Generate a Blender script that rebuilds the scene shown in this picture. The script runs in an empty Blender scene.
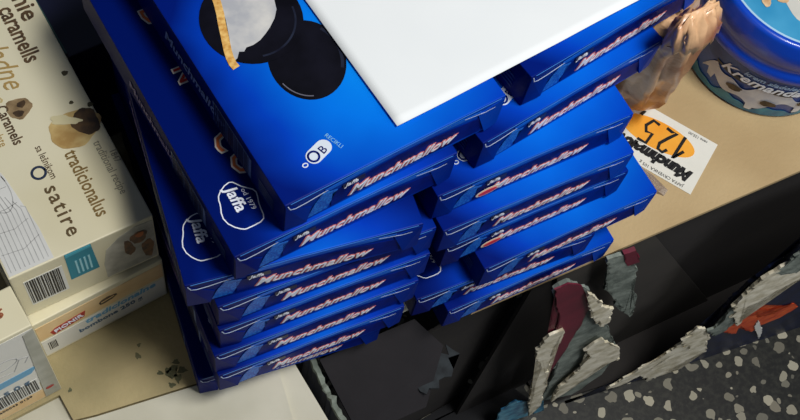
import bpy, bmesh, math, random
from mathutils import Vector, Matrix
S = bpy.context.scene
COL = S.collection
# ---------------------------------------------------------------- camera
cam = bpy.data.objects.new('camera', bpy.data.cameras.new('camera'))
COL.objects.link(cam)
cam.data.sensor_width = 36
cam.data.lens = 51.75
cam.data.clip_start = 0.01
cam.matrix_world = Matrix([[0.841735, 0.431613, -0.324334, -0.176093], [-0.5261, 0.790646, -0.313206, -0.26725], [0.12125, 0.434268, 0.892586, 0.958663], [0.0, 0.0, 0.0, 1.0]])
S.camera = cam
# ---------------------------------------------------------------- light
w = bpy.data.worlds.new('world'); S.world = w; w.use_nodes = True
w.node_tree.nodes['Background'].inputs[0].default_value = (0.60, 0.72, 0.95, 1)
w.node_tree.nodes['Background'].inputs[1].default_value = 0.09
def area(name, loc, target, size, power, color):
    l = bpy.data.lights.new(name, 'AREA'); l.shape = 'RECTANGLE'; l.size = size[0]; l.size_y = size[1]
    l.energy = power; l.color = color
    o = bpy.data.objects.new(name, l); COL.objects.link(o); o.location = loc
    o.rotation_euler = (Vector(target) - Vector(loc)).to_track_quat('-Z', 'Y').to_euler()
    return o
area('ceiling_light', (0.42, -0.45, 1.75), (0.1, 0.05, 0.2), (0.50, 0.30), 27, (1.0, 0.985, 0.95))
area('fill_light', (1.0, -1.5, 1.0), (0.5, -0.1, -0.3), (0.6, 0.6), 11, (0.95, 0.98, 1.0))  # added fill, no real window; brightens the torn cartons from the front
S.view_settings.view_transform = 'Standard'
S.view_settings.look = 'None'
S.view_settings.gamma = 1
S.view_settings.use_curve_mapping = False
S.view_settings.exposure = -0.08
# ---------------------------------------------------------------- materials
def srgb(h):
    if isinstance(h, str):
        c = [int(h[i:i+2], 16)/255 for i in (0, 2, 4)]
    else: c = [v/255 for v in h]
    return tuple((v/12.92 if v <= .04045 else ((v+.055)/1.055)**2.4) for v in c) + (1,)
MATS = {}
def mat(name, col, rough=.5, col2=None, scale=20, spec=.5, bump=0, bscale=60, lo=.35, hi=.65, alpha=1, metal=0, coat=0, detail=3):
    if name in MATS: return MATS[name]
    m = bpy.data.materials.new(name); m.use_nodes = True
    nt = m.node_tree; b = nt.nodes['Principled BSDF']
    b.inputs['Roughness'].default_value = rough
    b.inputs['Specular IOR Level'].default_value = spec
    b.inputs['Metallic'].default_value = metal
    b.inputs['Coat Weight'].default_value = coat
    b.inputs['Alpha'].default_value = alpha
    tc = nt.nodes.new('ShaderNodeTexCoord')
    n = nt.nodes.new('ShaderNodeTexNoise'); n.inputs['Scale'].default_value = scale; n.inputs['Detail'].default_value = detail
    nt.links.new(tc.outputs['Object'], n.inputs['Vector'])
    r = nt.nodes.new('ShaderNodeValToRGB')
    c1 = srgb(col); c2 = srgb(col2) if col2 else tuple(min(1, v*1.08) for v in c1[:3]) + (1,)
    r.color_ramp.elements[0].position = lo; r.color_ramp.elements[1].position = hi
    r.color_ramp.elements[0].color = c1; r.color_ramp.elements[1].color = c2
    nt.links.new(n.outputs['Fac'], r.inputs[0]); nt.links.new(r.outputs[0], b.inputs['Base Color'])
    if bump:
        n2 = nt.nodes.new('ShaderNodeTexNoise'); n2.inputs['Scale'].default_value = bscale; n2.inputs['Detail'].default_value = 4
        nt.links.new(tc.outputs['Object'], n2.inputs['Vector'])
        bp = nt.nodes.new('ShaderNodeBump'); bp.inputs['Strength'].default_value = bump; bp.inputs['Distance'].default_value = .002
        nt.links.new(n2.outputs['Fac'], bp.inputs['Height']); nt.links.new(bp.outputs[0], b.inputs['Normal'])
    MATS[name] = m
    return m

def blue_print(name, stops, cx, cy, rx, ry, frontcols):
    """printed laminate: a bright patch fading to navy on the lid, plainer blue on the narrow sides"""
    m = bpy.data.materials.new(name); m.use_nodes = True
    nt = m.node_tree; b = nt.nodes['Principled BSDF']; L = nt.links.new
    b.inputs['Roughness'].default_value = .38; b.inputs['Specular IOR Level'].default_value = .035
    tc = nt.nodes.new('ShaderNodeTexCoord')
    sx = nt.nodes.new('ShaderNodeSeparateXYZ'); L(tc.outputs['Object'], sx.inputs[0])
    def M(op, a, bb=None, c=None):
        n = nt.nodes.new('ShaderNodeMath'); n.operation = op
        for i, v in enumerate((a, bb, c)):
            if v is None: continue
            if isinstance(v, (int, float)): n.inputs[i].default_value = v
            else: L(v, n.inputs[i])
        return n.outputs[0]
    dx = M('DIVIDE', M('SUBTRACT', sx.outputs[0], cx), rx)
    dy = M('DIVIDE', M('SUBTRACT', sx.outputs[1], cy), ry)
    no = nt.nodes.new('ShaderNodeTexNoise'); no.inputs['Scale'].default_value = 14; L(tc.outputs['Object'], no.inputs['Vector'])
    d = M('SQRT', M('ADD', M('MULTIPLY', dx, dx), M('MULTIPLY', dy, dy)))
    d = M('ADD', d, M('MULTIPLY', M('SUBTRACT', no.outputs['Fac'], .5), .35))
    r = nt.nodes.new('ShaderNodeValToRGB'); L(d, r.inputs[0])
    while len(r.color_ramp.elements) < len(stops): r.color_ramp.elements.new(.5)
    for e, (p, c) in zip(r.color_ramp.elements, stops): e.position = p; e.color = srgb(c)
    # narrow sides
    r2 = nt.nodes.new('ShaderNodeValToRGB')
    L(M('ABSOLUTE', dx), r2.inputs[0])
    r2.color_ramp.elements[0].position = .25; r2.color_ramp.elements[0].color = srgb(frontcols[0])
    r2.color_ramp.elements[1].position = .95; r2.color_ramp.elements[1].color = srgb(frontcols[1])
    sn = nt.nodes.new('ShaderNodeSeparateXYZ'); L(tc.outputs['Normal'], sn.inputs[0])
    mx = nt.nodes.new('ShaderNodeMix'); mx.data_type = 'RGBA'
    L(M('GREATER_THAN', sn.outputs[2], .6), mx.inputs[0]); L(r2.outputs[0], mx.inputs[6]); L(r.outputs[0], mx.inputs[7])
    L(mx.outputs[2], b.inputs['Base Color'])
    n2 = nt.nodes.new('ShaderNodeTexNoise'); n2.inputs['Scale'].default_value = 22; L(tc.outputs['Object'], n2.inputs['Vector'])
    bp = nt.nodes.new('ShaderNodeBump'); bp.inputs['Strength'].default_value = .35; bp.inputs['Distance'].default_value = .003
    L(n2.outputs['Fac'], bp.inputs['Height']); L(bp.outputs[0], b.inputs['Normal'])
    return m
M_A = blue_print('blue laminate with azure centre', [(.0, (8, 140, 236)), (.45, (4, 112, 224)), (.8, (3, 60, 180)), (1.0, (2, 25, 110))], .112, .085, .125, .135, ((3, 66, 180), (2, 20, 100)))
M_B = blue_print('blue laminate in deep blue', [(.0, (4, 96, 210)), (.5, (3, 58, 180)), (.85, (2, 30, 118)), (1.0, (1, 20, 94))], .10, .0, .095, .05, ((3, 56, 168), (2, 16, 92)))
WHITE = mat('white ink', (222, 226, 238), .5)
NAVY = mat('navy ink', (2, 14, 84), .4, (3, 28, 120), 60, spec=.04)
MIDBLUE = mat('mid blue ink', (8, 96, 205), .4, (4, 66, 172), 40, spec=.2)
SPECK = mat('speckled blue ink', (4, 60, 165), .4, (40, 120, 210), 700, spec=.2)
RED = mat('red ink', (205, 50, 38), .5)
PINK = mat('salmon ink', (214, 120, 118), .5)
ORANGE = mat('orange ink', (232, 120, 60), .5)
BLACK = mat('black ink', (16, 15, 18), .5)
EDGE = mat('worn board edge', (120, 160, 215), .6)
CHOC = mat('printed dark chocolate', (5, 5, 13), .5, (16, 16, 28), 30, spec=.1)
CHOC2 = mat('printed chocolate sheen', (36, 42, 60), .5, (18, 20, 36), 60, spec=.1)
FOAMW = mat('printed marshmallow', (206, 204, 200), .5, (170, 172, 178), 60)
BISC = mat('printed biscuit', (196, 140, 62), .5, (232, 190, 112), 300)
# ---------------------------------------------------------------- helpers
def tag(o, label, cat, group=None, kind=None):
    if label: o['label'] = label
    if cat: o['category'] = cat
    if group: o['group'] = group
    if kind: o['kind'] = kind
    return o
def empty(name, loc=(0, 0, 0), rz=0):
    o = bpy.data.objects.new(name, None); COL.objects.link(o); o.location = loc; o.rotation_euler = (0, 0, rz)
    o.empty_display_size = .02
    return o
def link(name, me, m, parent=None):
    o = bpy.data.objects.new(name, me); COL.objects.link(o)
    if m and not me.materials: me.materials.append(m)
    if parent: o.parent = parent
    return o
def fin(name, bm, m, parent=None, smooth=False):
    bmesh.ops.recalc_face_normals(bm, faces=bm.faces)
    me = bpy.data.meshes.new(name); bm.to_mesh(me); bm.free()
    if smooth:
        for p in me.polygons: p.use_smooth = True
    return link(name, me, m, parent)
def bx(bm, x0, x1, y0, y1, z0, z1, bev=0):
    vs = [bm.verts.new((x, y, z)) for x in (x0, x1) for y in (y0, y1) for z in (z0, z1)]
    f = [bm.faces.new([vs[i] for i in q]) for q in ((0, 1, 3, 2), (4, 6, 7, 5), (0, 4, 5, 1), (2, 3, 7, 6), (0, 2, 6, 4), (1, 5, 7, 3))]
    if bev:
        es = set(e for q in f for e in q.edges)
        bmesh.ops.bevel(bm, geom=list(es), offset=bev, segments=2, affect='EDGES', profile=.6)
def prism(bm, pts, frame, t0, t1):
    """closed polygon pts in the frame's (u, v), extruded along the frame's normal from t0 to t1"""
    O, Ux, Vx = frame; N = Ux.cross(Vx)
    a = [bm.verts.new(O + Ux*u + Vx*v + N*t0) for u, v in pts]
    b = [bm.verts.new(O + Ux*u + Vx*v + N*t1) for u, v in pts]
    n = len(pts)
    bm.faces.new(list(reversed(a))); bm.faces.new(b)
    for i in range(n): bm.faces.new((a[i], a[(i+1) % n], b[(i+1) % n], b[i]))
TOP = lambda z: (Vector((0, 0, z)), Vector((1, 0, 0)), Vector((0, 1, 0)))
FRONT = lambda y: (Vector((0, y, 0)), Vector((1, 0, 0)), Vector((0, 0, 1)))
SIDE = lambda x: (Vector((x, 0, 0)), Vector((0, -1, 0)), Vector((0, 0, 1)))
def flat(name, pts, frame, m, parent, t=.00025):
    bm = bmesh.new(); prism(bm, pts, frame, 0, t)
    bmesh.ops.triangulate(bm, faces=[f for f in bm.faces if len(f.verts) > 4])
    return fin(name, bm, m, parent)
def flats(name, polys, frame, m, parent, t=.00025):
    bm = bmesh.new()
    for p in polys: prism(bm, p, frame, 0, t)
    bmesh.ops.triangulate(bm, faces=[f for f in bm.faces if len(f.verts) > 4])
    return fin(name, bm, m, parent)
def ell(cx, cy, rx, ry, rot=0, n=28, a0=0, a1=360):
    c, s = math.cos(math.radians(rot)), math.sin(math.radians(rot)); out = []
    full = abs(a1-a0) >= 360
    for i in range(n if full else n+1):
        a = math.radians(a0 + (a1-a0)*i/n); x, y = rx*math.cos(a), ry*math.sin(a)
        out.append((cx + x*c - y*s, cy + x*s + y*c))
    return out
def blob(cx, cy, rx, ry, rot, seed, n=26, j=.16):
    rnd = random.Random(seed); ph = [rnd.uniform(0, 6.28) for _ in range(4)]
    c, s = math.cos(math.radians(rot)), math.sin(math.radians(rot)); out = []
    for i in range(n):
        a = 2*math.pi*i/n; k = 1 + j*(math.sin(3*a+ph[0]) + .6*math.sin(5*a+ph[1]) + .5*math.sin(8*a+ph[2]))/1.5
        x, y = rx*k*math.cos(a), ry*k*math.sin(a); out.append((cx + x*c - y*s, cy + x*s + y*c))
    return out
def ribbon(pts, wd):
    L, R = [], []
    for i, p in enumerate(pts):
        a = pts[max(0, i-1)]; b = pts[min(len(pts)-1, i+1)]
        dx, dy = b[0]-a[0], b[1]-a[1]; l = math.hypot(dx, dy) or 1; nx, ny = -dy/l*wd/2, dx/l*wd/2
        L.append((p[0]+nx, p[1]+ny)); R.append((p[0]-nx, p[1]-ny))
    return [[L[i], L[i+1], R[i+1], R[i]] for i in range(len(pts)-1)]
def ring(pts, wd):
    return ribbon(pts + [pts[0], pts[1]], wd)
TCACHE = {}
def text_mesh(body, size, shear=0, offset=0, xscale=1, thick=.00012, align='LEFT', space=1):
    key = (body, size, shear, offset, xscale, thick, align, space)
    if key in TCACHE: return TCACHE[key]
    cu = bpy.data.curves.new('t', 'FONT'); cu.body = body; cu.size = size; cu.shear = shear; cu.offset = offset
    cu.extrude = thick; cu.align_x = align; cu.resolution_u = 2; cu.space_character = space
    o = bpy.data.objects.new('t', cu); COL.objects.link(o); bpy.context.view_layer.update()
    me = bpy.data.meshes.new_from_object(o.evaluated_get(bpy.context.evaluated_depsgraph_get()))
    for v in me.vertices: v.co.x *= xscale
    bpy.data.objects.remove(o); bpy.data.curves.remove(cu); me.materials.clear()
    TCACHE[key] = me
    return me
def text(name, body, size, frame, u, v, m, parent, rot=0, lift=.0004, **kw):
    """lettering laid on the frame's plane at (u, v), turned rot degrees in that plane"""
    src = text_mesh(body, size, **kw); me = src.copy(); me.materials.clear(); me.materials.append(m)
    O, Ux, Vx = frame; N = Ux.cross(Vx); c, s = math.cos(math.radians(rot)), math.sin(math.radians(rot))
    A = Ux*c + Vx*s; B = Vx*c - Ux*s; P = O + Ux*u + Vx*v + N*lift
    me.transform(Matrix(((A.x, B.x, N.x, P.x), (A.y, B.y, N.y, P.y), (A.z, B.z, N.z, P.z), (0, 0, 0, 1))))
    return link(name, me, m, parent)
def copy_tree(o, parent=None):
    c = o.copy(); COL.objects.link(c)
    if parent: c.parent = parent
    for ch in [x for x in bpy.data.objects if x.parent == o]: copy_tree(ch, c)
    return c
def arc_strip(x0, x1, zb, zt, bulge, n=14):
    up = [(x0 + (x1-x0)*i/n, zt + bulge*math.sin(math.pi*i/n)) for i in range(n+1)]
    dn = [(x0 + (x1-x0)*i/n, zb + bulge*.4*math.sin(math.pi*i/n)) for i in range(n, -1, -1)]
    return up + dn

# ================================================================ floor
def terrazzo():
    m = bpy.data.materials.new('terrazzo'); m.use_nodes = True
    nt = m.node_tree; b = nt.nodes['Principled BSDF']; b.inputs['Roughness'].default_value = .45; L = nt.links.new
    tc = nt.nodes.new('ShaderNodeTexCoord')
    wn = nt.nodes.new('ShaderNodeTexNoise'); wn.inputs['Scale'].default_value = 60; L(tc.outputs['Object'], wn.inputs['Vector'])
    vm = nt.nodes.new('ShaderNodeVectorMath'); vm.operation = 'MULTIPLY_ADD'; vm.inputs[1].default_value = (.014, .014, .014)
    L(wn.outputs['Color'], vm.inputs[0]); L(tc.outputs['Object'], vm.inputs[2])
    v = nt.nodes.new('ShaderNodeTexVoronoi'); v.voronoi_dimensions = '2D'; v.inputs['Scale'].default_value = 48; L(vm.outputs[0], v.inputs['Vector'])
    sc = nt.nodes.new('ShaderNodeSeparateColor'); L(v.outputs['Color'], sc.inputs[0])
    def mt(op, a, bb):
        n = nt.nodes.new('ShaderNodeMath'); n.operation = op
        for i, q in enumerate((a, bb)):
            if isinstance(q, (int, float)): n.inputs[i].default_value = q
            else: L(q, n.inputs[i])
        return n.outputs[0]
    # chip radius differs from cell to cell; a third of the cells carry none
    th = mt('MULTIPLY', mt('SUBTRACT', sc.outputs[0], .02), .42)
    isc = mt('LESS_THAN', v.outputs['Distance'], th)
    r = nt.nodes.new('ShaderNodeValToRGB'); L(sc.outputs[1], r.inputs[0])
    for p, c in ((0, (112, 108, 94)), (.5, (172, 166, 146)), (.85, (92, 90, 80))):
        e = r.color_ramp.elements.new(p); e.color = srgb(c)
    for e in (r.color_ramp.elements[0], r.color_ramp.elements[-1]): e.color = srgb((128, 122, 106))
    nn = nt.nodes.new('ShaderNodeTexNoise'); nn.inputs['Scale'].default_value = 180; L(tc.outputs['Object'], nn.inputs['Vector'])
    r2 = nt.nodes.new('ShaderNodeValToRGB'); L(nn.outputs['Fac'], r2.inputs[0])
    r2.color_ramp.elements[0].position = .4; r2.color_ramp.elements[0].color = srgb((20, 20, 18))
    r2.color_ramp.elements[1].position = .7; r2.color_ramp.elements[1].color = srgb((44, 44, 38))
    mx = nt.nodes.new('ShaderNodeMix'); mx.data_type = 'RGBA'
    L(isc, mx.inputs[0]); L(r2.outputs[0], mx.inputs[6]); L(r.outputs[0], mx.inputs[7]); L(mx.outputs[2], b.inputs['Base Color'])
    return m
bm = bmesh.new(); bx(bm, -1.5, 2.5, -1.5, 2.0, -.52, -.48)
tag(fin('floor', bm, terrazzo()), None, None, kind='structure')

# ================================================================ cartons that carry everything
CREAM = mat('white carton board', (182, 178, 158), .75, (200, 196, 178), 12, bump=.15)
KRAFT = mat('beige board', (176, 150, 108), .8, (190, 165, 122), 9, bump=.25, bscale=300)
STAIN = mat('stained beige board', (150, 138, 100), .85, (176, 160, 118), 14, bump=.3, bscale=200)
SMUT = mat('grey smudge', (84, 86, 62), .9, (112, 108, 78), 90)
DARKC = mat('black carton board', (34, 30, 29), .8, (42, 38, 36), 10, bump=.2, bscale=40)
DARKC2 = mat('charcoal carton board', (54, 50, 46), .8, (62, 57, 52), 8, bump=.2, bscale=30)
DKBLUE = mat('dark blue printed board', (8, 14, 36), .45, (12, 28, 66), 70)
TORN = mat('torn paper liner', (196, 186, 158), .9, (240, 232, 210), 60, bump=.4, bscale=120)
TORNG = mat('torn grey liner', (98, 106, 98), .9, (140, 148, 138), 45, bump=.6, bscale=160)
MAROON = mat('maroon print', (112, 18, 46), .5, (92, 12, 38), 30)
ORAN = mat('orange red print', (196, 62, 28), .5, (224, 96, 44), 80)
TEAL = mat('teal print', (24, 90, 128), .5, (90, 160, 184), 90)

bm = bmesh.new(); bx(bm, -.42, .016, -.16, .50, -.48, -.014, .002)
carton_w = tag(fin('white_carton', bm, CREAM), 'large white carton at the lower left under the pale slab', 'carton')

def slab(name, pts, z0, z1, m, parent=None):
    bm = bmesh.new(); prism(bm, pts, TOP(0), z0, z1); return fin(name, bm, m, parent)
o = slab('foam_slab', [(-.152, .0315), (-.068, .0145), (.001, -.003), (-.012, -.055), (-.02, -.13), (-.19, -.12), (-.172, .036)], -.0138, -.008, CREAM)
tag(o, 'thin white slab in front of the left blue stack, under its lowest boxes', 'slab')
o = slab('stained_board', [(-.170, .0385), (-.152, .0335), (-.068, .0165), (.001, -.001), (.012, .004), (.012, .42), (-.34, .42), (-.34, .064), (-.1705, .064)], -.0138, -.0085, STAIN)
tag(o, 'stained beige board lying between the cream boxes and the left blue stack', 'board')
rnd = random.Random(4)
polys = []
for (x, y, r) in [(-0.0805, 0.0356, 0.006), (-0.0785, 0.0283, 0.004), (-0.0826, 0.0388, 0.003), (-0.0723, 0.0329, 0.004), (-0.0897, 0.0398, 0.0025), (-0.099, 0.0626, 0.003), (-0.0938, 0.0712, 0.002), (-0.1613, 0.0635, 0.002), (-0.0858, 0.0252, 0.003), (-0.0734, 0.0419, 0.003)]:
    polys.append(blob(x, y, r, r*.75, rnd.uniform(0, 180), rnd.random(), 14, .35))
for p in polys: flat('stain', p, TOP(-.0085), SMUT, o, .0002)
o = slab('beige_board', [(.178, -.0478), (.313, -.0615), (.556, -.0855), (.95, -.123), (.99, .45), (.178, .45)], -.0135, -.008, KRAFT)
tag(o, 'beige cardboard sheet under the price tag and the blue tub', 'board')
o = slab('cream_board', [(.0205, -.0105), (.150, -.0165), (.150, .40), (.0215, .40)], -.0138, -.008, mat('pale board', (196, 196, 178), .8, (210, 208, 190), 14))
tag(o, 'pale cream board between the two blue stacks, seen as a thin strip', 'board')

# two torn dark cartons under the boards. Their front walls share one vertical plane
FY = math.radians(-12.4)
FU = Vector((math.cos(FY), math.sin(FY), 0)); FN = Vector((math.sin(FY), -math.cos(FY), 0))   # FN points to the viewer
FO = Vector((.376, -.102, 0))
def FF(back=0): return (FO - FN*back, FU, Vector((0, 0, 1)))
def torn(pts, seed, amp=.004, step=.006, keep=()):
    rnd = random.Random(seed); out = []
    n = len(pts)
    for i in range(n):
        a, b = pts[i], pts[(i+1) % n]; l = math.hypot(b[0]-a[0], b[1]-a[1]); k = max(1, int(l/step))
        nx, ny = -(b[1]-a[1])/(l or 1), (b[0]-a[0])/(l or 1)
        for j in range(k):
            t = j/k; d = 0 if (i in keep or j == 0) else rnd.gauss(0, amp)
            out.append((a[0]+(b[0]-a[0])*t + nx*d, a[1]+(b[1]-a[1])*t + ny*d))
    return out
def wallpiece(name, pts, back, th, m, parent, seed=1, amp=.003, step=.006, keep=()):
    bm = bmesh.new(); prism(bm, torn(pts, seed, amp, step, keep), FF(back), 0, th)
    bmesh.ops.triangulate(bm, faces=[f for f in bm.faces if len(f.verts) > 4])
    return fin(name, bm, m, parent)

# right carton
BY = math.radians(-5.4)
BF = lambda b=0: (Vector((.313, -.0575 + b, 0)), Vector((math.cos(BY), math.sin(BY), 0)), Vector((0, 0, 1)))   # just under the edge of the beige sheet
rc = tag(empty('torn_carton', FO + Vector((0, 0, -.48)), 0), 'dark carton with a ragged torn front wall, under the beige cardboard sheet', 'carton')
def under(o, root):
    o.parent = root; o.matrix_parent_inverse = Matrix.Translation(-root.location); return o
rim = [(0.0148, -0.5038), (0.0729, -0.4976), (0.1317, -0.4914), (0.1354, -0.3859), (0.1518, -0.3463), (0.1607, -0.2822), (0.1453, -0.2052), (0.1483, -0.1623), (0.1564, -0.1171), (0.1718, -0.0924), (0.1629, -0.0364)]
p = rim + [(.62, -.03), (.62, -.48), (rim[0][0], -.48)]
fw = under(wallpiece('front_wall', p, 0, .004, DKBLUE, None, 3, .0012, .007, keep=(11, 12, 13)), rc)
# back panel seen through the tear: two flat sheets overlapping
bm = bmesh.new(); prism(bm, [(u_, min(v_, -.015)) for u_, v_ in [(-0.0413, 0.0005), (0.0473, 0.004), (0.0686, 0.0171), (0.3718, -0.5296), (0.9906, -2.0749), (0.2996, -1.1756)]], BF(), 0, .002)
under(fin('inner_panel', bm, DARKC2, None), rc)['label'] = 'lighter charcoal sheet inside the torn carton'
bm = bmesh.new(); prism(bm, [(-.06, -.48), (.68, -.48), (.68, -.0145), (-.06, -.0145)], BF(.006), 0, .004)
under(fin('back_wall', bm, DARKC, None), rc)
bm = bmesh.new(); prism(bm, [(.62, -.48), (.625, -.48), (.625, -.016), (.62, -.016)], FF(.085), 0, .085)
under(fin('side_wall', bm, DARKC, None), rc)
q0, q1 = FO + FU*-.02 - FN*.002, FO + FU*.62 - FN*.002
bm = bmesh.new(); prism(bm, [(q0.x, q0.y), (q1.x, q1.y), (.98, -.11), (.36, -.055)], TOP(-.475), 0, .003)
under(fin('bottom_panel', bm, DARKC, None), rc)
for i, (q, m, t) in enumerate([
    ([(0.1514, -0.5757), (0.1655, -0.5607), (0.1619, -0.511), (0.163, -0.4595), (0.1845, -0.4287), (0.202, -0.4196), (0.1846, -0.3737), (0.1555, -0.3237), (0.1431, -0.3244), (0.1266, -0.3327), (0.1183, -0.371), (0.1098, -0.387), (0.097, -0.3916), (0.1073, -0.4338), (0.1316, -0.4649), (0.1364, -0.5048)], TORN, .006),
    ([(0.0654, -0.4543), (0.0792, -0.4246), (0.097, -0.3916), (0.1183, -0.3633), (0.1307, -0.3141), (0.1345, -0.289), (0.1518, -0.3463), (0.131, -0.3743), (0.1182, -0.4107), (0.105, -0.4402), (0.0872, -0.4578)], TORN, .004),
    ([(0.1164, -0.2989), (0.1265, -0.2895), (0.1224, -0.2588), (0.1425, -0.2815), (0.1728, -0.3415), (0.1645, -0.3495), (0.1564, -0.3653)], TORN, .005),
    ([(0.1467, -0.2918), (0.1584, -0.2736), (0.1493, -0.2145), (0.1445, -0.1626), (0.1516, -0.1444), (0.1792, -0.1872), (0.1813, -0.2383), (0.1829, -0.2791), (0.1844, -0.3148), (0.1723, -0.3265)], TORNG, .005),
    ([(0.1493, -0.2145), (0.1407, -0.154), (0.1402, -0.1143), (0.1522, -0.0901), (0.1789, -0.0918), (0.1858, -0.0858), (0.2192, -0.1508), (0.2132, -0.1754), (0.1906, -0.1833), (0.1802, -0.2123), (0.1687, -0.2163), (0.1935, -0.2873), (0.1921, -0.2998)], TORN, .006),
    ([(0.1544, -0.1075), (0.1572, -0.0777), (0.1597, -0.0442), (0.1452, -0.0021), (0.1938, -0.1014), (0.1918, -0.1325)], TORNG, .004)]):
    c = wallpiece('torn_liner', q, -.0042 - .0015*i, t*.6, m, fw, 20+i, .0022, .005)
    c.parent = fw; c.matrix_parent_inverse = fw.matrix_world.inverted() if False else Matrix.Identity(4)
for i, q in enumerate([[(0.1974, -0.3252), (0.2, -0.2922), (0.1813, -0.2383), (0.2024, -0.2606), (0.2403, -0.3304), (0.2668, -0.3366), (0.2818, -0.3132), (0.3045, -0.3405), (0.2922, -0.3707), (0.2663, -0.3799), (0.2636, -0.4005), (0.2197, -0.3429)],
                       [(0.1676, -0.3085), (0.1795, -0.297), (0.2197, -0.3429), (0.2309, -0.3815), (0.1941, -0.3442)]]):
    c = wallpiece('printed_patch', q, -.0042, .0012, ORAN, fw, 31+i, .0012, .006); c['label'] = 'orange red print'
c = wallpiece('paper_chip', [(0.252, -0.3686), (0.2455, -0.3416), (0.2825, -0.408), (0.2985, -0.4525)], -.0056, .001, mat('white chip', (226, 224, 216), .8), fw, 5, .0006, .004)

# left carton
lc = tag(empty('broken_carton', (.1, -.03, -.48)), 'dark open carton broken at the front, below the gap between the blue stacks', 'carton')
def lunder(o): return under(o, lc)
# what is left of its front wall: a post between the two openings
post = lunder(wallpiece('front_wall', [(-0.0379, -0.4133), (-0.0512, -0.2949), (-0.0733, -0.1808), (-0.0991, -0.0782), (-0.1236, -0.0113), (-0.14, 0.035), (-0.1293, 0.0461), (-0.1016, 0.0124), (-0.0754, -0.0472), (-0.0294, -0.1449), (0.0276, -0.2919), (0.0349, -0.375), (0.0104, -0.4355)] , .0, .004, TORNG, None, 8, .0015, .006))
c = wallpiece('printed_patch', [(-0.1415, 0.0408), (-0.1293, 0.0461), (-0.1128, 0.0299), (-0.081, -0.0431), (-0.0735, -0.0983), (-0.0698, -0.1677), (-0.0657, -0.2451), (-0.0577, -0.3353), (-0.0533, -0.3849), (-0.0731, -0.2895), (-0.0892, -0.1835), (-0.0984, -0.1133), (-0.1121, -0.0461)], -.0042, .0015, MAROON, post, 9, .0008, .006); c['label'] = 'maroon print'
for i, (q, m) in enumerate([
    ([(-0.0464, -0.4584), (-0.0737, -0.3238), (-0.0913, -0.2221), (-0.1137, -0.1463), (-0.1117, -0.0967), (-0.0979, -0.0904), (-0.0912, -0.1192), (-0.0931, -0.1419), (-0.0854, -0.1933), (-0.0681, -0.2792), (-0.0416, -0.4095)], TORN),
    ([(-0.1016, 0.0124), (-0.0835, -0.0205), (-0.0504, -0.0712), (-0.0418, -0.1058), (-0.0437, -0.1217), (-0.0626, -0.0897), (-0.0857, -0.0343)], TORN),
    ([(-0.0318, -0.1676), (-0.0107, -0.2041), (0.0123, -0.2366), (0.0276, -0.2919), (0.0125, -0.2859), (-0.0004, -0.3039), (-0.0087, -0.3582), (-0.0289, -0.405), (-0.0349, -0.3412), (-0.0287, -0.2784), (-0.0243, -0.2328), (-0.0454, -0.1947)], TORN)]):
    wallpiece('torn_liner', q, -.006 - .001*i, .003, m, post, 50+i, .0018, .005)
hang = wallpiece('torn_liner', [(-0.0698, 0.0115), (-0.0577, 0.0129), (-0.0375, -0.0097), (-0.0142, -0.0651), (-0.001, -0.1173), (0.0266, -0.1843), (0.0307, -0.2186), (-0.0022, -0.1566), (-0.0344, -0.0933), (-0.053, -0.0486), (-0.0556, -0.0268)], .02, .004, TORNG, None, 60, .002, .005)
under(hang, rc)
c = wallpiece('printed_patch', [(-0.0543, 0.0153), (-0.0422, 0.0167), (-0.0241, -0.0233), (-0.0367, -0.0247)], .02, .0046, MAROON, rc, 61, .001, .005)
c.parent = None; under(c, rc); c['label'] = 'maroon print'
# teal scrap at the bottom edge of the frame
c = wallpiece('printed_patch', [(-0.0905, -0.4767), (-0.0966, -0.3964), (-0.0847, -0.3657), (-0.0506, -0.4178), (-0.0538, -0.3717), (-0.0248, -0.4534), (0.0053, -0.5832)], -.002, .0015, TEAL, None, 70, .002, .005)
under(c, lc); c['label'] = 'teal print'
# left wall running back from the tear, its top rim ragged
bm = bmesh.new()
rimp = [(.034, .0), (.035, -.012), (.036, -.030), (.036, -.05), (.038, -.068), (.043, -.082), (.050, -.098), (.06, -.12)]
rz = [-.016, -.03, -.045, -.05, -.062, -.058, -.075, -.085]
rnd = random.Random(12); prev = None; rimtop = []
for i in range(len(rimp)-1):
    for j in range(5):
        t = j/5; x = rimp[i][0]*(1-t)+rimp[i+1][0]*t; y = rimp[i][1]*(1-t)+rimp[i+1][1]*t; z = rz[i]*(1-t)+rz[i+1]*t + rnd.uniform(-.003, .003)
        rimtop.append((x + rnd.uniform(-.001, .001), y, z))
cols = []
for (x, y, z) in rimtop:
    cols.append([bm.verts.new(q) for q in ((x-.003, y, z), (x+.001, y, z), (x+.001, y, -.48), (x-.003, y, -.48))])
for a, b in zip(cols, cols[1:]):
    for k in range(4): bm.faces.new((a[k], a[(k+1) % 4], b[(k+1) % 4], b[k]))
bm.faces.new(cols[0]); bm.faces.new(cols[-1][::-1])
lwall = lunder(fin('side_wall', bm, DKBLUE, None))
bm = bmesh.new(); cols = []
for i, (x, y, z) in enumerate(rimtop):
    wd = rnd.uniform(.001, .004); dz = rnd.uniform(.001, .004)
    cols.append([bm.verts.new(q) for q in ((x-.0032, y, z+dz*.4), (x+wd*.5, y, z+dz), (x+wd*.5, y, z-dz), (x-.0032-wd*.3, y, z-dz))])
for a, b in zip(cols, cols[1:]):
    for k in range(4): bm.faces.new((a[k], a[(k+1) % 4], b[(k+1) % 4], b[k]))
bm.faces.new(cols[0]); bm.faces.new(cols[-1][::-1])
o = fin('torn_rim', bm, TORNG, lwall)
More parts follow.
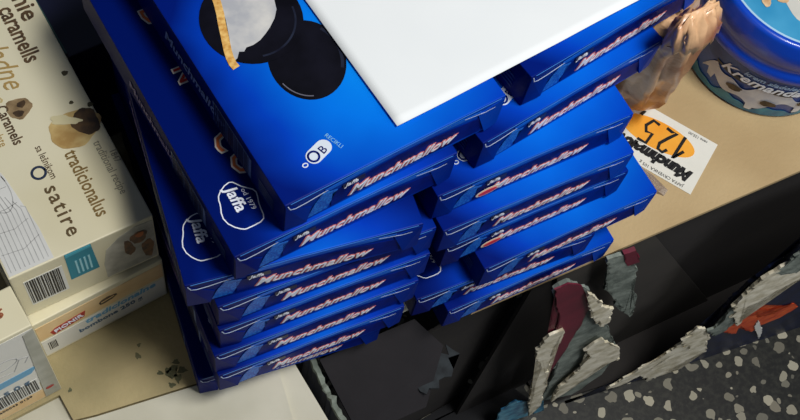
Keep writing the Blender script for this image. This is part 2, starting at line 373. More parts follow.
# flap folded down inside, bottom and back wall of the carton
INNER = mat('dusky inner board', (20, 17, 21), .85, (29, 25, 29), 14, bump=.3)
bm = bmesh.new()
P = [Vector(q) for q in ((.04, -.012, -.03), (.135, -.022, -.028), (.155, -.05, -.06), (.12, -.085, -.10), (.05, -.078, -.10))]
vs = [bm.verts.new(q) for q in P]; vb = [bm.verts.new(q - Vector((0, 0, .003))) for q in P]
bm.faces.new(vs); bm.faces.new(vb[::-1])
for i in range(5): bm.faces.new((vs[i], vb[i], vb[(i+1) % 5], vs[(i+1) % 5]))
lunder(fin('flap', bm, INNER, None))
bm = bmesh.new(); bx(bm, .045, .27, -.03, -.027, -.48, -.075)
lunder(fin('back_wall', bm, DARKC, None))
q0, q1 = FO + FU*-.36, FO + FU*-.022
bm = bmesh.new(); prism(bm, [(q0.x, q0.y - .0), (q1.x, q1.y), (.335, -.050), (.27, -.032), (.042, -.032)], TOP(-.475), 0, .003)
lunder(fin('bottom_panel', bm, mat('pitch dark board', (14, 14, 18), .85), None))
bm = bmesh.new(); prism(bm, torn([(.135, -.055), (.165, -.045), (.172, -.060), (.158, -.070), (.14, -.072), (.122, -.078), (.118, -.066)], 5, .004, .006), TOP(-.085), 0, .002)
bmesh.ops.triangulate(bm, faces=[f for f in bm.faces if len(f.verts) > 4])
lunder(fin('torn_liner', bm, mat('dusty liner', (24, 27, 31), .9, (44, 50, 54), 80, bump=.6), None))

# ================================================================ blue biscuit boxes
BL, BD, BH = .174, .25, .0382
def corner_round(bm_): pass
def make_box(variant):
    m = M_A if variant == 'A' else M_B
    root = empty('biscuit_box')
    bm = bmesh.new(); bx(bm, 0, BL, .0012, BD, 0, BH, .0009)
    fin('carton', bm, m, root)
    T = TOP(BH); F = FRONT(.0009); Sd = SIDE(-.0002)
    # front band: arched navy field, blue strip above, speckled patch at its left
    bm = bmesh.new()
    prism(bm, arc_strip(.036, .158, .004, .0235, .0075), FRONT(.0009), 0, .0004)
    bmesh.ops.triangulate(bm, faces=[f for f in bm.faces if len(f.verts) > 4])
    fp = fin('front_band', bm, NAVY, root)
    flat('colour_patch', [(.018, .004), (.033, .0045), (.040, .026), (.028, .030), (.022, .018)], FRONT(.0008), SPECK, root, .0003)
    flats('colour_strip', ribbon([(.03+.0095*i, .0318+.0038*math.sin(math.pi*i/13)) for i in range(14)], .0042), FRONT(.0008), MIDBLUE, root, .0003)
    # corner flaps: thin pale lines of worn board where the tuck flaps meet the front
    lines = ribbon([(.002, .0365), (.004, .0305), (.008, .0285), (.016, .0290), (.032, .0318)], .0007)
    flats('worn_line', lines, FRONT(.0007), mat('worn line', (176, 190, 214), .6), root, .0003)
    lines = ribbon([(.140, .0335), (.158, .0295), (.166, .0300)], .0006)
    flats('worn_line', lines, FRONT(.0007), MATS['worn line'], root, .0003)
    # worn top edge
    flats('edge_line', ribbon([(.004, .0376), (.05, .0378), (.1, .0377), (.17, .0376)], .0006), FRONT(.0009), mat('rubbed edge', (50, 120, 205), .5), root, .0003)
    # tuck flaps at both front corners, slightly raised triangles
    for s in (0, 1):
        q = [(.0005, .002), (.0165, .003), (.0205, .018), (.0005, .036)] if s == 0 else [(BL-.0005, .002), (BL-.0005, .036), (BL-.022, .030), (BL-.0125, .003)]
        bm = bmesh.new(); O, Ux, Vx = FRONT(.0012)
        a = [bm.verts.new(O + Ux*u + Vx*v + Vector((0, 0, 0))) for u, v in q]
        tip = 1 if s == 0 else 3
        b = [bm.verts.new(O + Ux*u + Vx*v + Vector((0, -.0005 - (.0018 if i in (tip,) else 0), 0))) for i, (u, v) in enumerate(q)]
        bm.faces.new(a); bm.faces.new(b[::-1])
        for i in range(4): bm.faces.new((a[i], a[(i+1) % 4], b[(i+1) % 4], b[i]))
        fin('tuck_flap', bm, m, root)
    # brand lettering: salmon outline below white letters
    wd = 'Munchmallow'
    a = text('lettering', wd, .0152, F, .049, .0085, PINK, root, lift=.0006, shear=.45, offset=.0009, xscale=.98, rot=1.5, space=1.0)
    text('letter_face', wd, .0152, F, .049, .0085, WHITE, a, lift=.0010, shear=.45, offset=.0002, xscale=.98, rot=1.5)
    tg = flat('brand_tag', [(.044, .0225), (.061, .0235), (.0605, .0295), (.0435, .0285)], FRONT(.0005), mat('tag navy', (8, 10, 50), .4), root, .0003)
    text('lettering', 'Jaffa', .0062, FRONT(.0002), .0455, .0240, WHITE, tg, lift=.0002, shear=.2, offset=.0001)
    # left side: lettering and barcode
    text('lettering', wd, .0150, Sd, -.166, .014, mat('silver ink', (150, 165, 200), .5) if variant == 'A' else mat('rose ink', (128, 110, 160), .5), root, lift=.0003, shear=.25, offset=.0003)
    bc = flat('barcode', [(-.096, .005), (-.044, .005), (-.044, .030), (-.096, .030)], SIDE(-.0002), mat('barcode ground', (96, 116, 160), .5), root)
    rnd = random.Random(5); x = -.094; ps = []
    while x < -.047:
        wq = rnd.choice((.0006, .0011, .0017)); ps.append([(x, .006), (x+wq, .006), (x+wq, .029), (x, .029)]); x += wq + rnd.choice((.0008, .0013))
    flats('bars', ps, SIDE(-.0005), mat('bar ink', (8, 12, 50), .5), bc)
    flats('small_print', [[(-.034, .008+.004*i), (-.014, .008+.004*i), (-.016, .010+.004*i), (-.034, .010+.004*i)] for i in range(4)], SIDE(-.0002), mat('dim print', (40, 60, 110), .5), root)
    if variant == 'A':
        # chocolate pictures on the lid
        p = flat('whole_biscuit_picture', ell(.0685, .0900, .0265, .0320, -20, 40), T, CHOC, root, .0002)
        flats('sheen', ribbon(ell(.0685, .0900, .0238, .0288, -20, 14, -20, 55), .0022), TOP(BH+.0002), CHOC2, p, .0001)
        flats('sheen', ribbon(ell(.0685, .0900, .0240, .0290, -20, 14, 215, 268), .0008), TOP(BH+.0002), mat('printed glint', (90, 90, 104), .5), p, .0001)
        p = flat('bitten_biscuit_picture', ell(.0515, .136, .0355, .0365, -20, 40), TOP(BH+.0003), CHOC, root, .0002)
        inn = flat('marshmallow_picture', [(.0245, .1115), (.0265, .119), (.0305, .129), (.0355, .143), (.0390, .156), (.0420, .168), (.0640, .168), (.0725, .156), (.0735, .1440), (.0705, .1350), (.0655, .1290), (.0590, .1240), (.0540, .1210), (.0480, .1180), (.0420, .1168), (.0370, .1172), (.0340, .1150), (.0310, .1165), (.0275, .1125)], TOP(BH+.0005), FOAMW, p, .0001)
        flats('biscuit_picture', ribbon([(.0425, .176), (.0395, .168), (.0372, .158), (.0345, .149), (.0318, .142), (.0292, .134), (.0268, .127), (.0246, .1205), (.0232, .115), (.0226, .110), (.0232, .106)], .0054), TOP(BH+.0006), BISC, p, .0001)
        flats('sheen', ribbon(ell(.0515, .136, .0300, .0310, -20, 20, 275, 372), .0014), TOP(BH+.0005), CHOC2, p, .0001)
        # recycling style badge near the corner
        bgd = flats('badge', [ell(.0345, .0235, .0055, .0055, 0, 20), ell(.0435, .0265, .0055, .0055, 0, 20), [(.0328, .0287), (.0418, .0317), (.0452, .0213), (.0362, .0183)]], T, mat('badge white', (206, 216, 228), .5), root)
        flats('badge_ring', ring(ell(.0342, .0234, .0037, .0037, 0, 18), .0014), TOP(BH+.0003), NAVY, bgd)
        text('lettering', 'B', .0085, TOP(BH+.0003), .0405, .0215, NAVY, bgd, rot=18, lift=.0002)
        flats('badge_mark', ring(ell(.0262, .0205, .0018, .0014, 0, 12), .0008), T, MATS['badge white'], root)
        text('lettering', 'RECIKLI', .0042, T, .0480, .0335, mat('pale cyan ink', (120, 185, 225), .5), root, rot=-70, lift=.0003)
    else:
        # badge with an outline and the big title that peeps out from under the box above
        cx, cy = .0205, .033
        out = ell(cx, cy, .0135, .0180, 0, 28)
        out = [(x*1 + .0012*math.sin(5*i/28*6.28), y + .0012*math.cos(4*i/28*6.28)) for i, (x, y) in enumerate(out)]
        bgd = flats('badge', ring(out, .0008), T, WHITE, root)
        text('lettering', 'Jaffa', .0118, T, .0165, .0485, WHITE, bgd, rot=-90, lift=.0003, shear=.15, offset=.00025)
        text('lettering', 'od 1979', .0052, T, .0262, .0440, WHITE, bgd, rot=-90, lift=.0003)
        for (u, v, ch, s) in ((.027, .205, 'D', .021), (.027, .150, 'N', .019), (.027, .089, 'C', .021), (.030, .071, 'O', .022)):
            a = text('title_letter', ch, s, T, u, v, mat('title outline', (225, 220, 210), .5), root, rot=-90, lift=.0004, offset=.0013)
            text('letter_face', ch, s, T, u, v, ORANGE if s > .02 else RED, a, rot=-90, lift=.0008, offset=.0001)
    return root
protoA = make_box('A'); protoB = make_box('B')
usedA = usedB = False
LV = lambda k: .3 - .0385*(k+1) + .0001
GL, GR = 'blue biscuit boxes in the left stack', 'blue biscuit boxes in the right stack'
boxes = [
 ('A', 0, 0, .5, 0, GL, 'blue biscuit box with chocolate marshmallow pictures on its lid, topmost of the left stack'),
 ('B', -.037, -.001, -1.5, 1, GL, 'deep blue biscuit box directly under the topmost box of the left stack'),
 ('B', -.0690, .0115, -13.0, 2, GL, 'blue biscuit box turned askew, third from the top of the left stack'),
 ('B', -.0505, .0005, -7.6, 3, GL, 'blue biscuit box fourth from the top of the left stack, under the askew one'),
 ('B', -.0520, -.003, -7.8, 4, GL, 'blue biscuit box fifth from the top of the left stack'),
 ('B', -.0590, -.0070, -7.8, 5, GL, 'blue biscuit box third from the bottom of the left stack'),
 ('B', -.0585, -.0110, -8.0, 6, GL, 'blue biscuit box second from the bottom of the left stack'),
 ('B', -.0695, .0055, -12.0, 7, GL, 'blue biscuit box at the bottom of the left stack, on the white slab'),
 ('A', .198, .005, 4.1, 0, GR, 'blue biscuit box topmost of the right stack, half under the white paper'),
 ('A', .157, -.008, 3.3, 1, GR, 'blue biscuit box second from the top of the right stack'),
 ('A', .1210, -.0145, -4.2, 2, GR, 'blue biscuit box third from the top of the right stack, with a red oval'),
 ('A', .1245, -.028, -5.1, 3, GR, 'blue biscuit box fourth from the top of the right stack'),
 ('B', .1330, -.0290, -5.0, 4, GR, 'blue biscuit box fifth from the top of the right stack, red oval'),
 ('A', .1660, -.0490, -4.2, 5, GR, 'blue biscuit box third from the bottom of the right stack, jutting out to the right'),
 ('B', .1150, -.0340, -8.0, 6, GR, 'blue biscuit box second from the bottom of the right stack, pushed out to the left'),
 ('A', .1460, -.0465, -5.5, 7, GR, 'blue biscuit box at the bottom of the right stack'),
]
for v, x, y, yaw, k, g, lab in boxes:
    if v == 'A': r = copy_tree(protoA) if usedA else protoA; usedA = True
    else: r = copy_tree(protoB) if usedB else protoB; usedB = True
    r.location = (x, y, LV(k)); r.rotation_euler = (0, 0, math.radians(yaw))
    tag(r, lab, 'biscuit box', g)
    if g is GL and k == 7:
        for c in [c for c in bpy.data.objects if c.parent == r and c.name.startswith('badge')]:
            for d in [d for d in bpy.data.objects if d.parent == c]: bpy.data.objects.remove(d)
            bpy.data.objects.remove(c)
    if g is GL and k >= 6: r.scale = (.94 if k == 6 else .93, 1, 1)   # pressed in at the far end
    if 'red oval' in lab:
        a = flats('oval_picture', [ell(.047, .0125, .0105, .0052, 6, 24)], FRONT(-.0003), mat('oval cream', (226, 205, 180), .5), r)
        flats('oval_centre', [ell(.047, .0120, .0082, .0032, 6, 24)], FRONT(-.0006), RED, a)

# ================================================================ white paper on top
def paper():
    bm = bmesh.new(); nx, ny = 40, 28; W, H = .297, .210; g = []
    for t in (0, 1):
        for j in range(ny+1):
            for i in range(nx+1):
                u, v = i/nx, j/ny
                x = W*u; y = H*v
                z = .0006 + .0016*(math.sin(u*7+1)*math.sin(v*5)+1)*u + .0022*max(0, math.sin(u*9-4.2))*(1-v)*.6
                g.append(bm.verts.new((x, y + .0035*math.exp(-((u-.62)/.10)**2)*(1-v)*0, z + t*.00025)))
    N = (nx+1)*(ny+1)
    for j in range(ny):
        for i in range(nx):
            a = j*(nx+1)+i
            bm.faces.new((g[a], g[a+nx+1], g[a+nx+2], g[a+1])); bm.faces.new((g[N+a], g[N+a+1], g[N+a+nx+2], g[N+a+nx+1]))
    for i in range(nx):
        bm.faces.new((g[i], g[i+1], g[N+i+1], g[N+i])); a = ny*(nx+1)+i; bm.faces.new((g[a+1], g[a], g[N+a], g[N+a+1]))
    for j in range(ny):
        a = j*(nx+1); bm.faces.new((g[a+nx+1], g[a], g[N+a], g[N+a+nx+1])); a += nx; bm.faces.new((g[a], g[a+nx+1], g[N+a+nx+1], g[N+a]))
    return fin('paper_sheet', bm, mat('white paper', (222, 226, 228), .75, (230, 233, 234), 6), None, True)
o = paper(); o.location = (.0935, .0163, .3006); o.rotation_euler = (0, 0, math.radians(1.6))
tag(o, 'blank white sheet of paper lying across the tops of both blue stacks', 'paper')

# ================================================================ cream chocolate boxes on the left
CTOP = mat('cream carton', (214, 205, 170), .45, (226, 219, 190), 7)
CWH = mat('white carton', (214, 213, 204), .45, (224, 222, 214), 9)
GOLD = mat('gold ink', (170, 140, 82), .5); BROWN = mat('brown ink', (70, 52, 36), .5, (104, 80, 52), 200)
GREY = mat('grey sketch ink', (160, 160, 158), .6, (182, 182, 180), 120)
LBLUE = mat('light blue ink', (98, 160, 196), .5); TEALI = mat('teal ink', (26, 128, 148), .5)
TAN = mat('tan print', (216, 180, 126), .55, (226, 196, 148), 40)
WL, WD, WH = .115, .26, .077
def cream_box(name, H, L, D):
    root = empty(name)
    bm = bmesh.new(); bx(bm, 0, L, 0, D, 0, H, .0012); fin('carton', bm, CTOP, root)
    return root
def barcode(root, fr, u0, u1, v0, v1, seed):
    bc = flat('barcode', [(u0, v0), (u1, v0), (u1, v1), (u0, v1)], fr, mat('barcode white', (214, 214, 206), .6), root)
    rnd = random.Random(seed); x = u0+.0012; ps = []
    while x < u1-.0025:
        wq = rnd.choice((.0005, .0009, .0013)); ps.append([(x, v0+.003), (x+wq, v0+.003), (x+wq, v1-.001), (x, v1-.001)]); x += wq + rnd.choice((.0006, .001))
    O, a, b = fr
    flats('bars', ps, (O + a.cross(b)*.0003, a, b), BLACK, bc)
def move(o, x, y, z, yaw): o.location = (x, y, z); o.rotation_euler = (0, 0, math.radians(yaw)); return o
# --- top box (nearest to the lens)
r = cream_box('chocolate_box', WH, WL, WD); T = TOP(WH); F = FRONT(0)
flat('side_panel_print', [(.0015, .0015), (.036, .0015), (.036, .03), (.030, .08), (.020, .12), (.008, .16), (.0015, .17)], T, mat('pale grey print', (208, 208, 204), .5, (220, 220, 216), 20), r, .0002)
lines = []
for i in range(9):
    u = .004 + .0036*i; lines += ribbon([(u, .004), (u+.0012, .05), (u-.002, .10-.006*i)], .0006)
for i in range(6): lines += ribbon([(.003, .02+.018*i), (.020, .018+.018*i), (.034-.002*i, .024+.016*i)], .0005)
lines += ring(ell(.018, .075, .011, .024, 8), .0007)
flats('sketch_lines', lines, TOP(WH+.0002), GREY, r, .00015)
tx = lambda b, s, u, v, m, **k: text('lettering', b, s, TOP(WH), u, v, m, r, rot=-90, lift=.0004, **k)
tx('nie', .022, .098, .232, BROWN, offset=.0004)
tx('caramells', .0200, .084, .226, BROWN, offset=.0004, xscale=.78)
tx('čokoladne', .026, .060, .240, GOLD, shear=.35, xscale=.8)
tx('bombone', .020, .046, .205, mat('pale gold ink', (196, 176, 124), .5), shear=.35, xscale=.8)
tx('Caramels', .0125, .047, .140, BROWN, xscale=.8, offset=.0002)
tx('chocolate', .0095, .037, .135, GOLD, xscale=.8)
tx('sa lešnikom', .0085, .060, .094, BROWN, xscale=.8)
tx('tradicionalus', .0160, .0775, .079, mat('dark gold ink', (122, 98, 52), .5), offset=.0002, xscale=.76)
tx('satire', .0170, .052, .058, mat('umber ink', (92, 74, 44), .5), offset=.0002, space=1.2)
tx('traditional recipe', .0095, .101, .078, mat('warm grey ink', (130, 126, 110), .5), xscale=.78)
tx('1847', .0075, .109, .066, MATS['warm grey ink'], xscale=.8)
flats('ring_mark', ring(ell(.0540, .0720, .0052, .0052, 0, 24), .0020), T, mat('ink blue', (30, 44, 70), .5), r)
p = flat('praline_picture', blob(.094, .096, .021, .016, 10, 3, 30, .08), TOP(WH+.0002), mat('printed nougat', (168, 134, 78), .5, (206, 180, 120), 60), r, .0002)
flat('praline_shadow', blob(.104, .098, .0105, .0125, 0, 6, 24, .12), TOP(WH+.0005), mat('printed cocoa', (48, 36, 26), .5, (88, 66, 40), 120), p, .0001)
flat('praline_shell', blob(.090, .106, .012, .0042, -30, 8, 24, .2), TOP(WH+.0006), mat('printed cream', (206, 196, 156), .5), p, .0001)
p = flat('nut_picture', blob(.063, .132, .010, .0095, 10, 13, 24, .12), T, mat('printed hazel', (120, 98, 68), .5, (160, 136, 100), 120), r, .0002)
flats('nut_shadow', [blob(.066, .1345, .0038, .0028, 20, 1, 16), blob(.0610, .1275, .0042, .003, -20, 2, 16)], TOP(WH+.0002), MATS['printed cocoa'], p, .0001)
p = flat('nut_picture', blob(.060, .187, .009, .011, 10, 15, 24, .12), T, mat('printed caramel', (206, 160, 66), .5, (226, 196, 120), 90), r, .0002)
flats('crumb_picture', [blob(.1075, .1465, .0026, .0024, 0, 4, 14), blob(.1010, .1190, .0018, .0016, 0, 5, 14), blob(.1155-.002, .1110, .0024, .0022, 0, 9, 14)], T, mat('crumb print', (70, 64, 40), .6), r, .0002)
tab = flat('colour_tab', [(.0425, .030), (.0660, .030), (.0640, .0765), (.0430, .0765)], F, TEALI, r, .0003)
flat('tab_fold', [(.0430, .0715), (.0640, .0725), (.0636, WH-.0012), (.0432, WH-.0012)], FRONT(-.0003), mat('teal highlight', (70, 170, 190), .5), tab, .0003)
flats('small_print', [[(.049+.0035*i, .036), (.0505+.0035*i, .036), (.0505+.0035*i, .060), (.049+.0035*i, .060)] for i in range(4)], FRONT(-.0004), mat('pale teal ink', (150, 205, 215), .5), tab)
barcode(r, F, .0085, .039, .016, .062, 3)
p = flat('front_picture', [(.070, .004), (.1135, .004), (.1135, .070), (.100, .072), (.086, .066), (.074, .054), (.070, .03)], F, mat('printed street scene', (150, 146, 132), .5, (196, 192, 176), 50), r, .0003)
flats('figure_picture', [blob(.101, .052, .007, .010, 0, 2, 20), blob(.092, .040, .004, .014, 5, 12, 20), blob(.107, .026, .005, .016, 0, 22, 20)], FRONT(-.0003), mat('printed brown figure', (92, 74, 56), .5, (140, 100, 64), 150), p)
flat('figure_face', blob(.102, .056, .0035, .004, 0, 2, 14), FRONT(-.0006), mat('printed rust', (190, 110, 60), .5), p)
move(r, -.1665, .108, .0705, -1.4)
tag(r, 'cream chocolate box with praline pictures and brown lettering, uppermost at the left', 'chocolate box', 'cream chocolate boxes')
# --- the box under it
r = cream_box('chocolate_box', WH, WL, WD)
flat('front_band', [(.001, .004), (.1135, .004), (.1135, .040), (.001, .036)], F, CWH, r, .0003)
flat('front_band', [(.001, .040), (.1135, .044), (.1135, .070), (.001, .068)], F, TAN, r, .0003)
lg = flat('logo_plate', [(.013, .040), (.041, .046), (.043, .056), (.016, .052), (.011, .048)], FRONT(-.0003), mat('logo red', (160, 44, 36), .5), r, .0003)
text('lettering', 'PIONIR', .0088, FRONT(-.0006), .0148, .0432, WHITE, lg, rot=11, lift=.0002, offset=.0002, xscale=.92)
flat('bean_picture', blob(.063, .0555, .008, .0045, 10, 7, 22, .15), FRONT(-.0003), MATS['printed cocoa'], r)
flat('bean_stripe', ribbon([(.057, .055), (.069, .057)], .001)[0], FRONT(-.0006), TAN, r)
text('lettering', 'tradicionalne', .0125, F, .040, .0285, LBLUE, r, rot=3, offset=.0004, shear=.2)
text('lettering', 'bombone 250 g', .0095, F, .033, .0165, mat('slate ink', (64, 96, 122), .5), r, rot=3, offset=.0003, xscale=.98)
flat('colour_tab', [(.020, .0235), (.038, .0255), (.038, .033), (.022, .031)], FRONT(0), LBLUE, r)
barcode(r, F, .0045, .016, .010, .030, 8)
move(r, -.1660, .099, -.0078, 1.2)
tag(r, 'cream chocolate box with a red logo plate, under the uppermost one', 'chocolate box', 'cream chocolate boxes')
# --- taller box at the lower left corner
r = cream_box('chocolate_box', .155, .13, .036); T = TOP(.155); F = FRONT(0)
flat('front_band', [(.001, .040), (.129, .040), (.129, .150), (.001, .150)], F, CWH, r, .0003)
flat('front_band', [(.001, .003), (.129, .003), (.129, .024), (.001, .030)], F, TAN, r, .0003)
flat('colour_stripe', [(.060, .066), (.114, .068), (.122, .079), (.066, .078)], FRONT(-.0003), LBLUE, r)
flats('sketch_lines', ring(ell(.098, .108, .012, .008, 10), .0008) + ribbon([(.086, .104), (.090, .090), (.104, .088), (.111, .106)], .0008) + ribbon([(.11, .108), (.118, .104), (.114, .095)], .0008), FRONT(-.0003), GREY, r)
text('lettering', '4 5 0 g', .011, FRONT(-.0003), .080, .048, MATS['slate ink'], r, rot=4, offset=.0003)
barcode(r, FRONT(-.0003), .074, .116, .024, .052, 15)
text('lettering', '8600043 0129', .0055, FRONT(-.0003), .075, .0165, BLACK, r, rot=2)
flat('side_flap', [(.116, .003), (.1295, .003), (.1295, .150), (.121, .146)], FRONT(-.0003), mat('greyed film', (150, 150, 136), .35, (176, 176, 164), 40), r, .0006)
flats('logo_plate', [blob(.122, .022, .0035, .0022, 5, 3, 14, .1)], FRONT(-.0012), MATS['logo red'], r)
for i, q in enumerate(('ka', 'mle')):
    text('lettering', q, .0085, T, .096+.013*i, .027, mat('rust ink', (150, 84, 50), .5), r, rot=-70, offset=.0003)
move(r, -.2965, .0655, -.0078, 1.0)
tag(r, 'tall cream and white chocolate box with blue stripe and barcode, at the left edge', 'chocolate box', 'cream chocolate boxes')
bpy.context.view_layer.update()

bm = bmesh.new(); bx(bm, -.046, .035, .0, .18, 0, .15, .0015)  # made-up block, its near-black colour stands in for deep shade in the gap
DKB = mat('shade-dark filler navy', (6, 10, 34), .5, (8, 14, 48), 12)
o = fin('dark_filler_carton', bm, DKB); o.location = (0, .268, -.0083)
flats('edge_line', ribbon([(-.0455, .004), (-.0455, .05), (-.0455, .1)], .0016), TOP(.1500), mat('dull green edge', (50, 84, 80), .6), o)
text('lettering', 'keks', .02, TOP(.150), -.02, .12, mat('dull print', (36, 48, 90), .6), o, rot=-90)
tag(o, 'made-up dark navy carton added to darken the gap behind the cream box and left stack', 'carton')

# ================================================================ price tag
o = empty('price_tag', (.497, -.021, -.0078))
v1 = Vector((.437-.497, -.055+.021)); v2 = Vector((.462-.497, .048+.021))
e2 = v2.normalized(); e1 = Vector((-e2.y, e2.x)); e1 = e1 if e1.dot(v1) > 0 else -e1
# local frame: u runs along the long edge (reading direction of the tag), v up the letters
bm = bmesh.new(); W_, H_ = .112, .068
TU, TV = Vector((e2.x, e2.y, 0)), Vector((e1.x, e1.y, 0))
sgn = TU.cross(TV).z
TF = lambda lift=0: (Vector((0, 0, lift)), TU, TV) if sgn > 0 else (Vector((0, 0, lift)), TU, TV)
prism(bm, [(0, 0), (W_, 0), (W_, H_), (0, H_)], TF(), 0, .0004 if sgn > 0 else -.0004)
fin('card', bm, mat('tag card', (222, 220, 208), .6, (230, 228, 218), 20), o)
K = 1 if sgn > 0 else -1
flat('orange_oval', ell(.056, .026, .040, .0165, 3, 40), TF(.0004), mat('tag orange', (240, 156, 34), .5, (246, 172, 54), 30), o, .0002*K)
def strokes(name, sts, m, wd):
    q = []
    for s in sts: q += ribbon(s, wd)
    return flats(name, q, TF(.0007), m, o, .0002*K)
INK = mat('marker ink', (12, 11, 12), .5)
def sc(pts, u, v, a=1, b=1): return [(u + x*a, v + y*b) for x, y in pts]
one = [[(0, .006), (.006, .016), (.005, -.006)]]
two = [[(0, .012), (.003, .016), (.008, .015), (.009, .010), (.004, .002), (-.001, -.005), (.004, -.004), (.010, -.005)]]
five = [[(.011, .016), (.002, .016), (.001, .006), (.007, .007), (.010, .002), (.006, -.005), (-.001, -.004)]]
st = [sc(s, .028, .020) for s in one] + [sc(s, .042, .020) for s in two] + [sc(s, .060, .020) for s in five] + [[(.079, .016), (.0775, .011)], [(.085, .024), (.096, .022)]]
st = [[(.028 + (x-.028)*1.08 - .002, .026 + (y-.026)*1.35 + .002) for x, y in q] for q in st]
strokes('handwritten_price', st, INK, .0034)
text('handwriting', 'Munchmalow', .0172, TF(.0005), .008, .0455, INK, o, lift=.0003, offset=.0013, shear=.25, xscale=.92)
text('small_print', 'JAFFA CRVENKA 105 g', .0050, TF(.0004), .010, .0625, mat('fine ink', (60, 60, 62), .5), o, lift=.0002)
text('small_print', 'cena 125,00', .0044, TF(.0004), .010, .0030, MATS['fine ink'], o, lift=.0002)
tag(o, 'white price tag reading 125,- in an orange oval, on the beige cardboard sheet', 'price tag')

# clear film scrap beside it
def film(name, pts, z, amp, m, seed):
    bm = bmesh.new(); rnd = random.Random(seed)
    c = Vector((sum(p[0] for p in pts)/len(pts), sum(p[1] for p in pts)/len(pts), z + amp))
    rows = []
    for k in range(5):
        t = 1 - k/5
        rows.append([bm.verts.new((c.x + (x-c.x)*t, c.y + (y-c.y)*t, z + (rnd.uniform(.0, amp) if k else 0))) for x, y in pts])
    n = len(pts)
    for a, b in zip(rows, rows[1:]):
        for i in range(n): bm.faces.new((a[i], a[(i+1) % n], b[(i+1) % n], b[i]))
    bm.faces.new(rows[-1])
    bmesh.ops.solidify(bm, geom=bm.faces[:], thickness=.0004)
    return fin(name, bm, m, None)
o = film('film_scrap', [(0.3911, -0.004), (0.4105, -0.0019), (0.4158, -0.0149), (0.4193, -0.0368), (0.4116, -0.0401), (0.4013, -0.0271), (0.3813, -0.0335), (0.3703, -0.0349)], -.0074, .004, mat('cloudy film', (196, 176, 156), .25, (220, 206, 190), 60, alpha=.75), 3)
tag(o, 'crumpled scrap of cloudy film beside the price tag, against the right stack', 'plastic scrap')

# ================================================================ wrapped bag behind the right stack
def bag():
    rnd = random.Random(21); bm = bmesh.new(); rings = []
    prof = [(-.0075, .450, .082, .028, .028), (.010, .449, .078, .034, .034), (.035, .445, .072, .037, .037), (.065, .434, .066, .038, .040), (.095, .422, .060, .040, .040), (.125, .410, .055, .040, .042), (.155, .399, .050, .040, .040), (.182, .389, .043, .040, .037), (.208, .380, .036, .038, .032), (.232, .364, .025, .027, .028), (.250, .356, .010, .022, .020), (.2635, .353, -.004, .019, .013), (.272, .342, -.010, .024, .013), (.288, .338, -.010, .024, .013), (.300, .334, -.010, .021, .010), (.309, .331, -.010, .018, .005), (.314, .329, -.010, .013, .003)]
    n = 44
    pl = [.07*(1 if i % 4 < 2 else -1) + rnd.uniform(-.05, .05) for i in range(n)]
    for (z, cx, cy, rx, ry) in prof:
        rg = []
        for i in range(n):
            a = 2*math.pi*i/n; k = 1 + (pl[i] + rnd.uniform(-.04, .04))*(1 if z < .24 else .5)
            if z < 0: k = 1
            rg.append(bm.verts.new((cx + rx*k*math.cos(a), cy + ry*k*math.sin(a), max(z + (rnd.uniform(-.007, .007) if z > 0 else 0), -.0075))))
        rings.append(rg)
    for a, b in zip(rings, rings[1:]):
        for i in range(n):
            q = (a[i], a[(i+1) % n], b[(i+1) % n], b[i])
            if rnd.random() < .5: bm.faces.new((q[0], q[1], q[2])); bm.faces.new((q[0], q[2], q[3]))
            else: bm.faces.new((q[0], q[1], q[3])); bm.faces.new((q[1], q[2], q[3]))
    bm.faces.new(rings[-1]); bm.faces.new(rings[0][::-1])
    m = mat('tan wrapping film', (146, 84, 62), .3, (220, 176, 134), 15, lo=.44, hi=.54, spec=.6, bump=1.0, bscale=38, detail=1)
    o = fin('wrapped_bag', bm, m, None, True)
    return o
o = bag(); tag(o, 'crumpled bag in tan and rose film between the right stack and the blue tub', 'bag')

# ================================================================ blue tub
TX, TY, TZ = .6125, .049, -.0078
tub = tag(empty('ice_cream_tub', (TX, TY, TZ)), 'round dessert tub with blue lid, at the upper right corner', 'tub')
def lathe(name, prof, m, parent, n=72):
    bm = bmesh.new(); rows = []
    for r_, z in prof: rows.append([bm.verts.new((r_*math.cos(2*math.pi*i/n), r_*math.sin(2*math.pi*i/n), z)) for i in range(n)])
    for a, b in zip(rows, rows[1:]):
        for i in range(n): bm.faces.new((a[i], a[(i+1) % n], b[(i+1) % n], b[i]))
    bm.faces.new(rows[0][::-1]); bm.faces.new(rows[-1])
    return fin(name, bm, m, parent, True)
BR = lambda z: .0835 + (z)*.085
body = lathe('tub_body', [(.080, 0), (.0825, .0005), (BR(0), .003), (BR(.074), .074), (BR(.078), .078)], mat('tub blue print', (16, 56, 140), .35, (30, 82, 170), 30), tub)
lid = lathe('lid', [(.0905, .073), (.0925, .073), (.0943, .076), (.0943, .086), (.0930, .0875), (.0930, .096), (.0943, .0975), (.0940, .116), (.0933, .118), (.0933, .126), (.0915, .1295), (.0870, .1305), (.0855, .1290), (.0850, .1270)], mat('lid blue plastic', (8, 66, 190), .3, (10, 74, 200), 8, coat=.2), tub)
for z in (.072, .078, .0835): pass
def wrapstrip(name, th0, th1, ztop, zbot, m, lift, parent, n=60):
    bm = bmesh.new(); A = []
    for i in range(n+1):
        t = math.radians(th0 + (th1-th0)*i/n); zt, zb = ztop(i/n), zbot(i/n)
        A.append([bm.verts.new((((BR(z)+lf)*math.cos(t)), ((BR(z)+lf)*math.sin(t)), z)) for z, lf in ((zt, lift), (zb, lift), (zb, lift-.0003), (zt, lift-.0003))])
    for a, b in zip(A, A[1:]):
        for k in range(4): bm.faces.new((a[k], b[k], b[(k+1) % 4], a[(k+1) % 4]))
    bm.faces.new(A[0]); bm.faces.new(A[-1][::-1])
    return fin(name, bm, m, parent)
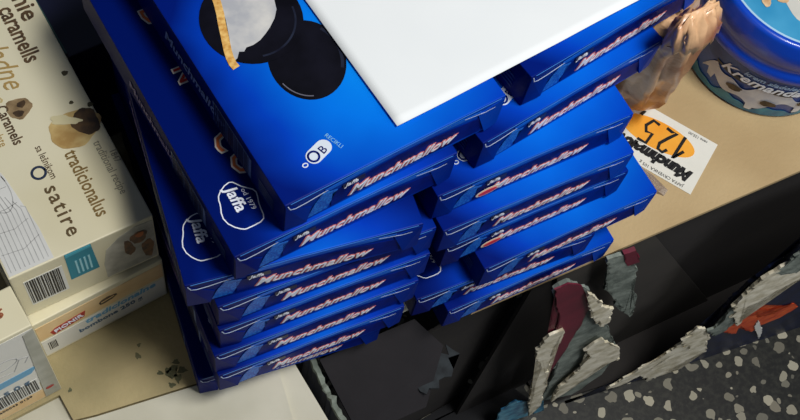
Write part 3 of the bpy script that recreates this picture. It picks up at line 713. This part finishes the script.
wrapstrip('teal_band', 0, 359.9, lambda u: .014 + .004*math.sin(u*70) + .002*math.sin(u*151), lambda u: .0035, mat('tub teal print', (28, 98, 132), .4, (56, 136, 160), 60), .0006, body, 160)
wrapstrip('navy_band', 150, 300, lambda u: .0720, lambda u: .052 + .003*math.sin(u*20), mat('tub navy print', (16, 56, 124), .4, (34, 80, 150), 50), .0006, body)
wrapstrip('cream_splash', 176, 300, lambda u: (.044 + .006*math.sin(u*17+1) + .0035*math.sin(u*41))*min(1, .55+u*6), lambda u: max(.008, .022 + .006*math.sin(u*13+.6) + .005*math.sin(u*29) - .011*(math.sin(u*23) > .86)), mat('tub cream print', (214, 214, 216), .4, (186, 190, 202), 60), .0010, body, 120)
wrapstrip('dark_swoosh', 184, 300, lambda u: .0535 - .002*math.sin(u*9), lambda u: .050 - .004*math.sin(u*11)**2, mat('tub ink', (20, 22, 40), .4), .0014, body)
def wraptext(name, body_, size, th, z, m, parent, lift, **kw):
    me = text_mesh(body_, size, **kw).copy(); me.materials.clear(); me.materials.append(m)
    for v in me.vertices:
        zz = z + v.co.y; R = BR(z) + lift + v.co.z; t = math.radians(th) + v.co.x/BR(z)
        v.co = Vector((R*math.cos(t), R*math.sin(t), zz))
    return link(name, me, m, parent)
wraptext('lettering', 'Kremanda', .0160, 188, .0500, mat('tub white', (226, 230, 236), .4), body, .0022, shear=.4, offset=.0003, xscale=1.25)
wraptext('lettering', 'krem sladoled', .0085, 203, .0610, mat('tub pale ink', (150, 180, 214), .4), body, .0016, shear=.3, offset=.0002, xscale=1.2)
for i, (t, z, a) in enumerate(((203, .033, 15), (228, .028, -10), (252, .034, 20))):
    bm = bmesh.new(); P = []
    for (u, v) in blob(0, 0, .0085, .0048, a, i+2, 22, .12):
        th = math.radians(t) + u/BR(z); P.append(((BR(z+v)+.0020)*math.cos(th), (BR(z+v)+.0020)*math.sin(th), z+v))
    c0 = bm.verts.new(((BR(z)+.0020)*math.cos(math.radians(t)), (BR(z)+.0020)*math.sin(math.radians(t)), z)); vs = [bm.verts.new(q) for q in P]
    for k in range(len(vs)): bm.faces.new((c0, vs[k], vs[(k+1) % len(vs)]))
    fin('almond_picture', bm, MATS['printed cocoa'], body)
# lid top picture: pale ring, cyan field, cream splash and nuts
disc = flat('lid_picture', ell(0, 0, .0848, .0848, 0, 64), TOP(.1273), mat('lid cyan print', (44, 140, 190), .4, (70, 160, 205), 20), lid, .0004)
flats('pale_ring', ring(ell(0, 0, .0862, .0862, 0, 72), .0022), TOP(.1295), mat('pale ring', (170, 205, 230), .35), lid, .0012)
flat('cream_splash', blob(.012, -.004, .062, .056, 20, 17, 60, .13), TOP(.1277), mat('lid cream print', (218, 216, 206), .45, (196, 196, 190), 40), disc, .0003)
flats('nut_picture', [blob(x, y, r_, r_*.75, a, int(a)+3, 18, .12) for x, y, r_, a in ((-.056, .018, .0095, 20), (-.045, -.006, .0085, 70), (-.038, .022, .010, 120), (-.030, .004, .009, 10), (-.063, -.004, .006, 50), (-.046, .036, .008, 0))], TOP(.1281), mat('lid nut print', (196, 150, 104), .5, (228, 200, 160), 120), disc, .0003)
flats('nut_shadow', [blob(x, y, .003, .002, a, 5, 12, .1) for x, y, a in ((-.052, .014, 20), (-.041, .017, 70), (-.034, -.001, 100))], TOP(.1285), MATS['printed cocoa'], disc, .0002)
